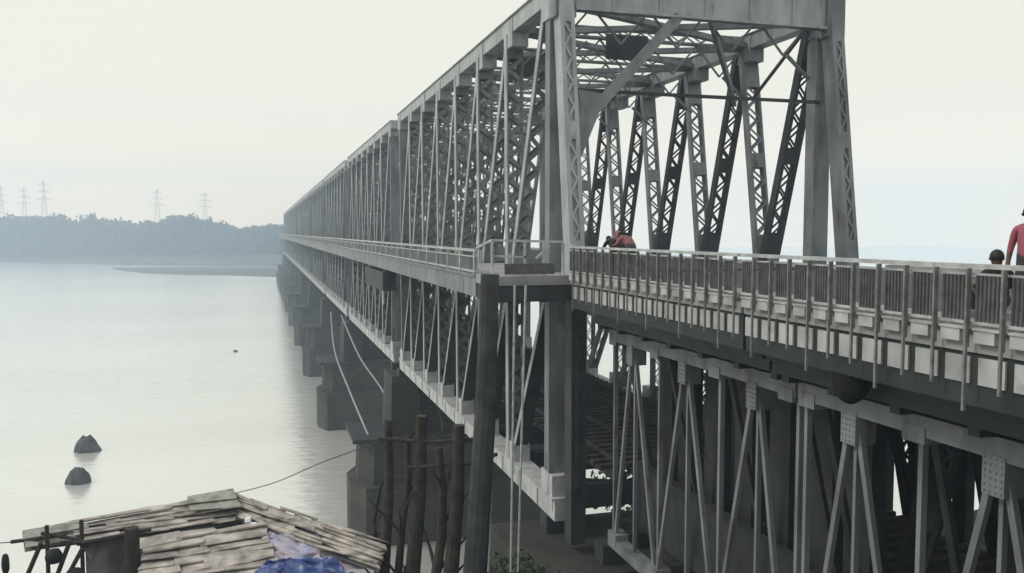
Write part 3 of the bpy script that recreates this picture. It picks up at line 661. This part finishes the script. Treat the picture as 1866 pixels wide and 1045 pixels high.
def cloth(mb, A, B, C, D_, nu, nv, amp, fq=3, seed=0, sag=0):
    A, B, C, D_ = map(Vector, (A, B, C, D_)); n0 = len(mb.v)
    for j in range(nv+1):
        for i in range(nu+1):
            u, t = i/nu, j/nv; p = (A.lerp(B, u)).lerp(D_.lerp(C, u), t); q = Vector((u*fq+seed, t*fq*1.3, seed*.7))
            e = 1 if 0 < i < nu and 0 < j < nv else .5
            p = p+Vector((noise.noise(q*1.3+Vector((5,0,0)))*amp*.8, noise.noise(q*1.3+Vector((0,9,0)))*amp*.8, e*amp*(noise.noise(q)+.5*abs(noise.noise(q*3.1)))-sag*math.sin(math.pi*u)*math.sin(math.pi*t)))
            mb.v.append(tuple(p))
    for j in range(nv):
        for i in range(nu): a = n0+j*(nu+1)+i; mb.f.append((a, a+1, a+nu+2, a+nu+1))
ax = P(425, 900, 22)
hut = empty('riverside_hut', gz(P(420, 1000, 20.5)), 'rambling riverside hut with patched grey mat roofs meeting at a low peak', 'hut')
rL = P(130, 955, 19.9)
m = MB(); sheets(m, rL, ax, P(446,950,20.9), P(140,992,19.0), 5, 4, jit=.05); m.build('left_roof', M['thatch'], hut)
m = MB(); sheets(m, P(342,917,21.4), P(424,903,21.9), P(438,938,21.0), P(346,946,20.6), 2, 1, th=.03, jit=.02)
for q in m.v[:]: pass
m.v = [(x, y, z+.14) for x, y, z in m.v]; m.build('roof_patch', M['thatch2'], hut)
m = MB(); sheets(m, P(40,972,19.0), P(150,952,19.9), P(150,985,19.3), P(45,1003,18.5), 2, 4, jit=.04); m.build('porch_roof', M['thatch2'], hut)
m = MB(); sheets(m, ax, P(705,990,18.9), P(690,1040,17.6), P(440,950,20.8), 7, 4, jit=.06); m.build('right_roof', M['thatch'], hut)
m = MB(); sheets(m, P(262,986,19.4), P(480,952,20.4), P(520,1080,17.6), P(250,1120,17.0), 9, 3, jit=.08); m.build('lower_roof', M['thatch'], hut)
m = MB(); cloth(m, P(452,1028,18.5), P(600,1018,18.4), P(700,1095,17.0), P(440,1120,17.0), 46, 26, .22, 5, 2, -.16); m.build('blue_tarpaulin', M['tarp'], hut, smooth=True)
m = MB(); cloth(m, P(478,966,20.2), P(585,980,19.6), P(668,1040,18.2), P(478,1040,18.5), 40, 24, .18, 6, 7, -.14); m.build('plastic_sheet', M['pinksheet'], hut, smooth=True)
dz = Vector((0,0,-.05))
for q4 in ((rL, ax, P(446,950,20.9), P(140,992,19.0)), (ax, P(705,990,18.9), P(690,1040,17.6), P(440,950,20.8)), (P(262,986,19.4), P(480,952,20.4), P(520,1080,17.6), P(250,1120,17.0)), (P(40,972,19.0), P(150,952,19.9), P(150,985,19.3), P(45,1003,18.5))):
    m = MB(); cloth(m, *[p_+dz for p_ in q4], 14, 8, .03); m.build('roof_lining', M['wallmat'], hut, smooth=True)
m = MB(); m.tube([P(436,938,21.2), P(455,955,20.5), P(485,985,19.6)], .09, 8)
for k in range(4): m.tube([P(448+k*10,950+k*10,20.4-.2*k), P(458+k*10,949+k*10,20.4-.2*k)], .1, 8)
m.build('ridge_roll', M['white'], hut)
m = MB(); a, b = P(155,985,19.3), P(450,938,21.2)
m.poly([a, b, b-Vector((0,0,2.3)), a-Vector((0,0,2.3))], (.03,.05,0)); m.build('cloth_wall', M['wallmat'], hut)
for x, D in ((240, 18.7), (148, 18.9), (85, 18.4)):
    r = .17 if x == 240 else .05
    tp = P(x, 962 if x == 240 else (948 if x == 148 else 958), D); bt = Vector((tp.x, tp.y, ground_h(tp.x, tp.y)-.2))
    MB().tube([bt, tp], r, 8, r*.9).build('corner_post', M['bark'], hut)
for (x0_, y0_, x1_, y1_) in ((150,990,275,965),(75,972,150,985),(60,1000,175,985),(20,988,120,975),(430,947,560,968),(560,968,690,1015)):
    MB().tube([P(x0_,y0_,18.7 if x0_ < 400 else 20.6), P(x1_,y1_,18.9 if x0_ < 400 else (20 if x1_ < 600 else 18.6))], .045, 6).build('roof_pole', M['bark'], hut)
for (x0_,y0_,x1_,y1_) in ((100,1060,128,985),(118,1060,150,1000),(45,1060,75,990)):
    MB().tube([P(x0_,y0_,18.3), P(x1_,y1_,18.3)], .05, 6).build('prop', M['bark'], hut)
m = MB(); m.poly([P(135,958,19.6), P(158,955,19.7), P(172,1000,19.2), P(165,1020,19.1), P(150,1000,19.2)], (.02,.03,0)); m.build('hanging_cloth', M['thatch2'], hut)
for (x, y, wv, hv_, lb) in ((10,1008,14,40,'black upright drum edge at the far left below the porch roof'),(98,1000,30,28,'dark bundle under the porch roof beside the thin posts'),(136,1035,34,36,'dark purple bundle hanging inside the hut entrance')):
    c = P(x, y+hv_/2, 18.2); rx = wv/2/F*18.2; rz = hv_/2/F*18.2; m = MB()
    for j in range(7):
        for i in range(10):
            t = math.pi*j/6; a_ = 2*math.pi*i/10; q = 1+.15*noise.noise(Vector((i*.7, j*.9, x)))
            m.v.append((c.x+rx*math.sin(t)**.6*math.cos(a_)*q, c.y+rx*math.sin(t)**.6*math.sin(a_)*q, c.z+rz*math.cos(t)))
    for j in range(6):
        for i in range(10): k = j*10+i; l = j*10+(i+1) % 10; m.f.append((k, l, l+10, k+10))
    o = m.build('cloth_bundle', M['cloth_dark'], smooth=True); tag(origin_to(o, c), lb, 'bundle', 'dark bundles at the hut')
cable([P(0,990,19), P(60,984,19), P(132,972,19)], .012, 'thin wire running from the left edge to the hut porch', 'darkwire')
cable([ax, P(500,880,21.4), P(590,842,20.4), P(706,800,19.0)], .011, 'thin wire rising from the hut peak to the left wooden post', 'darkwire')

# ------------------------------------------------------------------ rocks in the river
def rock(px, py, wpx, hpx, prof_, lb):
    k = (py-522.5)/F; cp, sp = math.cos(PITCH), math.sin(PITCH); D = H*(cp-k*sp)/(k*cp+sp)
    c = P(px, py, D); c.z = 0; wm_, hm = wpx/F*D, hpx/F*D; m = MB(); ns, nr = 18, 8
    for j in range(nr+1):
        t = j/nr
        for i in range(ns):
            a = 2*math.pi*i/ns; u = math.cos(a)
            zt = prof_(u*t)*hm*(1-t**3.2); q = 1+.22*noise.noise(Vector((u*2.6, math.sin(a)*2.6, px*.1)))
            v = W(u*t*wm_/2*q, math.sin(a)*t*wm_*.36*q, 0)-Vector((0,0,H))
            m.v.append((c.x+v.x, c.y+v.y, zt-.25*(j == nr)+.16*hm*noise.noise(Vector((u*t*4, math.sin(a)*t*4, px)))))
    for j in range(nr):
        for i in range(ns): a = j*ns+i; b = j*ns+(i+1) % ns; m.f.append((a, b, b+ns, a+ns))
    o = m.build('river_rock', M['rock']); tag(origin_to(o, c), lb, 'rock', 'rocks standing in the river')
rock(160, 822, 54, 27, lambda u: 1.0 if u < .15 else max(.25, 1.15-.95*u), 'flat-topped dark rock in the river, the farther of the two')
rock(142, 880, 48, 28, lambda u: 1.02-.1*abs(u-.25) if u > -.2 else 1.02+.55*(u+.2), 'rounded dark rock in the river, the nearer of the two')
rock(429, 641, 9, 3, lambda u: 1.0, 'tiny dark snag far out on the open water')

# ------------------------------------------------------------------ bank vegetation
TR = [(22,36,11),(23,40,10),(24,38,11),(36,27,9),(27,42,12),(50,30,10),(37,21,8),(30,18,7),(46,24,9),(22,45,10)]
TL = ['bushy dark bank tree beyond the portal, glimpsed between the lower truss members','low dark tree behind the middle of the first approach span','dark tree at the water side beyond the lower portal leg','broad dark tree behind the joint of the approach spans',
 'farthest small bank tree glimpsed past the portal leg','tall dark tree behind the nearer approach trusses','dark bushy tree low at the right behind the lattice posts','short round bush-like tree closest behind the approach trusses','big dark tree at the right behind the approach trusses','slim bank tree by the water beyond all the others']
for (x, y, h), lb in zip(TR, TL):
    g0 = ground_h(x, y); b = Vector((x, y, g0-.2)); h = min(h, H-3.6-g0)
    t = empty('bank_tree', b, lb, 'tree', 'dark trees on the near bank behind the bridge')
    m = MB().tube([b, b+Vector((.2,.1,h*.4)), b+Vector((0,.3,h*.8))], .28, 8, .08)
    for k in range(5):
        a = k*1.3; m.tube([b+Vector((.1,.1,h*(.3+.08*k))), b+Vector((math.cos(a)*h*.25, math.sin(a)*h*.25, h*(.55+.07*k)))], .09, 5, .03)
    m.build('trunk', M['bark'], t)
    m = MB(); leaf_cloud(m, b+Vector((0,0,h*.58)), h*.42, h*.42, h*.36, 46, 42, .17, .17); m.build('crown', M['leaf'], t)
m = MB()
for _ in range(420):
    x = random.uniform(7, 22.4); y = random.uniform(23, 31) if x < 22 else random.uniform(14, 34)
    if 7.4 < x < 22.2 and y < 28.8: continue
    if x < 3 and y < 24: continue
    leaf_cloud(m, (x, y, ground_h(x, y)+.25), .6, .6, .35, 4, 22, .09, .35)
tag(m.build('undergrowth', M['leaf']), kind='stuff', label='low dark green undergrowth on the near bank', cat='undergrowth')

# ------------------------------------------------------------------ people behind the approach railing
def person(name, loc, face, pose, shirt, lower, lb, hood=None):
    # joints in metres, x right, y forward
    root = empty(name, loc, lb, 'person', 'people on the road deck'); root.rotation_euler = (0, 0, face)
    J = {}; E = []
    def j(n, p, r, par=None): J[n] = (Vector(p), r); (E.append((par, n)) if par else None)
    if pose == 'stand':
        hip, ch, nk, hd, tp = (0,0,.93), (0,0,1.2), (0,.0,1.42), (0,.02,1.5), (0,.03,1.6)
        knee, foot = (.1,.02,.5), (.11,-.02,.08)
        elb, wr = (.26,-.03,1.08), (.25,.08,.84)
    elif pose == 'sit':
        hip, ch, nk, hd, tp = (0,0,.28), (0,.02,.53), (0,.04,.74), (0,.06,.82), (0,.07,.92)
        knee, foot = (.13,.42,.45), (.13,.42,.07)
        elb, wr = (.25,.1,.46), (.17,.33,.50)
    else:
        hip, ch, nk, hd, tp = (0,-.22,.88), (0,-.05,1.06), (0,.14,1.16), (0,.22,1.17), (0,.29,1.19)
        knee, foot = (.1,-.14,.48), (.11,-.2,.08)
        elb, wr = (.24,.16,.95), (.14,.36,.93)
    if pose == 'lean': chr_ = .15
    else: chr_ = .145
    j('hip', hip, .14); j('waist', Vector(hip).lerp(Vector(ch), .5), .125, 'hip'); j('chest', ch, chr_, 'waist'); j('neckb', Vector(ch).lerp(Vector(nk), .75), .09, 'chest')
    j('neck', nk, .055, 'neckb'); j('head', hd, .082, 'neck'); j('top', tp, .078, 'head')
    for s in (-1, 1):
        X = lambda p: (p[0]*s, p[1], p[2]); q = str(s)
        sh = Vector(ch).lerp(Vector(nk), .62); sh = (s*.18, sh.y, sh.z)
        j('sh'+q, sh, .068, 'neckb'); j('el'+q, X(elb), .045, 'sh'+q); j('wr'+q, X(wr), .028, 'el'+q)
        d = (Vector(X(wr))-Vector(X(elb))).normalized(); pm = Vector(X(wr))+d*.08; j('pm'+q, pm, .032, 'wr'+q)
        side = d.cross(Vector((0,0,1)) if abs(d.z) < .8 else Vector((0,1,0))).normalized()
        for k, L in enumerate((.075,.085,.08,.06)):
            b_ = pm+d*.03+side*(k-1.5)*.02; j(f'f{k}'+q, b_+d*L*.5, .009, 'pm'+q); j(f'g{k}'+q, b_+d*L+Vector((0,0,-.015)), .008, f'f{k}'+q)
        j('th'+q, Vector(X(wr))+d*.06-side*.05*s, .01, 'wr'+q)
        hp = Vector(hip)+Vector((s*.09, 0, -.03)); j('hj'+q, hp, .095, 'hip'); j('kn'+q, X(knee), .062, 'hj'+q); j('an'+q, X(foot), .042, 'kn'+q)
        ft = Vector(X(foot))+Vector((0,.15,-.045)); j('to'+q, ft, .036, 'an'+q)
    names = list(J); idx = {n_: i for i, n_ in enumerate(names)}
    me = bpy.data.meshes.new('body'); me.from_pydata([J[n_][0] for n_ in names], [(idx[a], idx[b]) for a, b in E], []); me.update()
    o = bpy.data.objects.new('tmp', me); col.objects.link(o)
    md = o.modifiers.new('s', 'SKIN')
    for i, n_ in enumerate(names): me.skin_vertices[0].data[i].radius = (J[n_][1]*(1.25 if n_ in ('chest','waist','hip') else 1), J[n_][1])
    me.skin_vertices[0].data[0].use_root = True
    o.modifiers.new('u', 'SUBSURF').levels = 2
    dg = bpy.context.evaluated_depsgraph_get(); dg.update(); me2 = bpy.data.meshes.new_from_object(o.evaluated_get(dg)); bpy.data.objects.remove(o)
    me2.name = 'body'; me2.materials.clear()
    for mm in (M['skin'], M[shirt], M[lower]): me2.materials.append(mm)
    pts = [(J[n_][0], 0 if n_ in ('head','top','neck') or n_[:2] in ('pm','th','wr') or n_[0] in 'fg' else (2 if n_[:2] in ('hj','kn','an') or n_ == 'hip' else (0 if n_[:2] == 'to' else 1))) for n_ in names]
    for e1, e2 in E:
        pts.append(((J[e1][0]+J[e2][0])/2, pts[idx[e2]][1] if e2 not in ('neck',) else 1))
    for p in me2.polygons:
        p.use_smooth = True; c = p.center; p.material_index = min(pts, key=lambda t: (t[0]-c).length)[1]
    ob = bpy.data.objects.new('body', me2); col.objects.link(ob); ob.parent = root
    # hair (or shawl) and face
    hdv, tpv = J['head'][0], J['top'][0]; up = (tpv-hdv).normalized(); ctr = hdv.lerp(tpv, .55)
    fw = Vector((0,1,0)); fw = (fw-up*fw.dot(up)).normalized() if abs(up.y) < .9 else Vector((0,0,-1)); rt_ = fw.cross(up)
    m = MB(); ns, nr = 16, 9; ra = (.094, .105, .115) if not hood else (.13,.15,.15)
    for jj in range(nr+1):
        t = math.pi*.62*jj/nr
        for i in range(ns):
            a = 2*math.pi*i/ns; fr = math.sin(a); tt = t*(1-.22*max(0, fr)) if not hood else t
            v = ctr+rt_*(ra[0]*math.sin(tt)*math.cos(a))+fw*(ra[1]*math.sin(tt)*math.sin(a)-.01)+up*(ra[2]*math.cos(tt)+.01)
            m.v.append(tuple(v))
    for jj in range(nr):
        for i in range(ns): a = jj*ns+i; b = jj*ns+(i+1) % ns; m.f.append((a, b, b+ns, a+ns))
    me3 = bpy.data.meshes.new('hair'); me3.from_pydata(m.v, [], m.f); me3.materials.append(M[hood] if hood else M['hair'])
    for p in me3.polygons: p.use_smooth = True
    h_ = bpy.data.objects.new('headscarf' if hood else 'hair', me3); col.objects.link(h_); h_.parent = root
    m = MB()
    for s in (-1, 1): m.tube([ctr+rt_*(.085*s)-up*.01, ctr+rt_*(.105*s)-up*.01-fw*.01], .028, 8, .02)
    m.tube([ctr+fw*.075-up*.0, ctr+fw*.112-up*.03], .014, 6, .016)
    me4 = bpy.data.meshes.new('face'); me4.from_pydata(m.v, [], m.f); me4.materials.append(M['skin']); f_ = bpy.data.objects.new('face', me4); col.objects.link(f_); f_.parent = root
    m = MB()
    for s in (-1, 1): m.tube([ctr+rt_*(.032*s)+fw*.072+up*.01, ctr+rt_*(.032*s)+fw*.088+up*.01], .010, 8)
    m.tube([ctr+rt_*.022+fw*.084-up*.055, ctr-rt_*.022+fw*.084-up*.055], .006, 6)
    me5 = bpy.data.meshes.new('eyes'); me5.from_pydata(m.v, [], m.f); me5.materials.append(M['hair']); f_ = bpy.data.objects.new('eyes_and_mouth', me5); col.objects.link(f_); f_.parent = root
    return root
def deckpos(x, D, z=0): v = P(x, 450, D); return (v.x, v.y, DECK+z)
bp_ = deckpos(1822, 11.9); kb = MB().box(bp_[0]-.22, bp_[0]+.22, bp_[1]-.3, bp_[1]+.3, DECK+.002, DECK+.19).build('concrete_block', M['concrete_l']); tag(origin_to(kb, (bp_[0], bp_[1], DECK)), 'low concrete block that the dark-haired person sits on behind the railing', 'block')
person('person', deckpos(1822, 11.9, .06), R(-15), 'sit', 'cloth_dark', 'cloth_grey', 'person with short black hair in a dark top sitting low behind the railing')
person('person', deckpos(1877, 11.6), R(110), 'stand', 'cloth_pink', 'cloth_grey', 'person in a rose pink top standing at the right edge of the picture')
person('person', deckpos(1141, 23.5), R(25), 'lean', 'cloth_red', 'cloth_grey', 'stooping person wrapped in dusty red cloth behind the railing near the portal', hood='cloth_red')
person('person', deckpos(1118, 24.0, -.1), R(5), 'lean', 'cloth_dark', 'cloth_dark', 'stooping person in black, left of the one in dusty red, near the portal')

# ------------------------------------------------------------------ haze
hz = MB().box(-1012, 1012, -1012, 1112, -4, 92)
hm = bpy.data.materials.new('haze_air'); hm.use_nodes = True; n = hm.node_tree; n.nodes.clear()
o_ = n.nodes.new('ShaderNodeOutputMaterial'); v_ = n.nodes.new('ShaderNodeVolumePrincipled')
v_.inputs['Color'].default_value = (.73, .87, 1.0, 1); v_.inputs['Density'].default_value = .0012; v_.inputs['Anisotropy'].default_value = 0.0
n.links.new(v_.outputs[0], o_.inputs['Volume'])
tag(hz.build('haze', hm), kind='stuff')
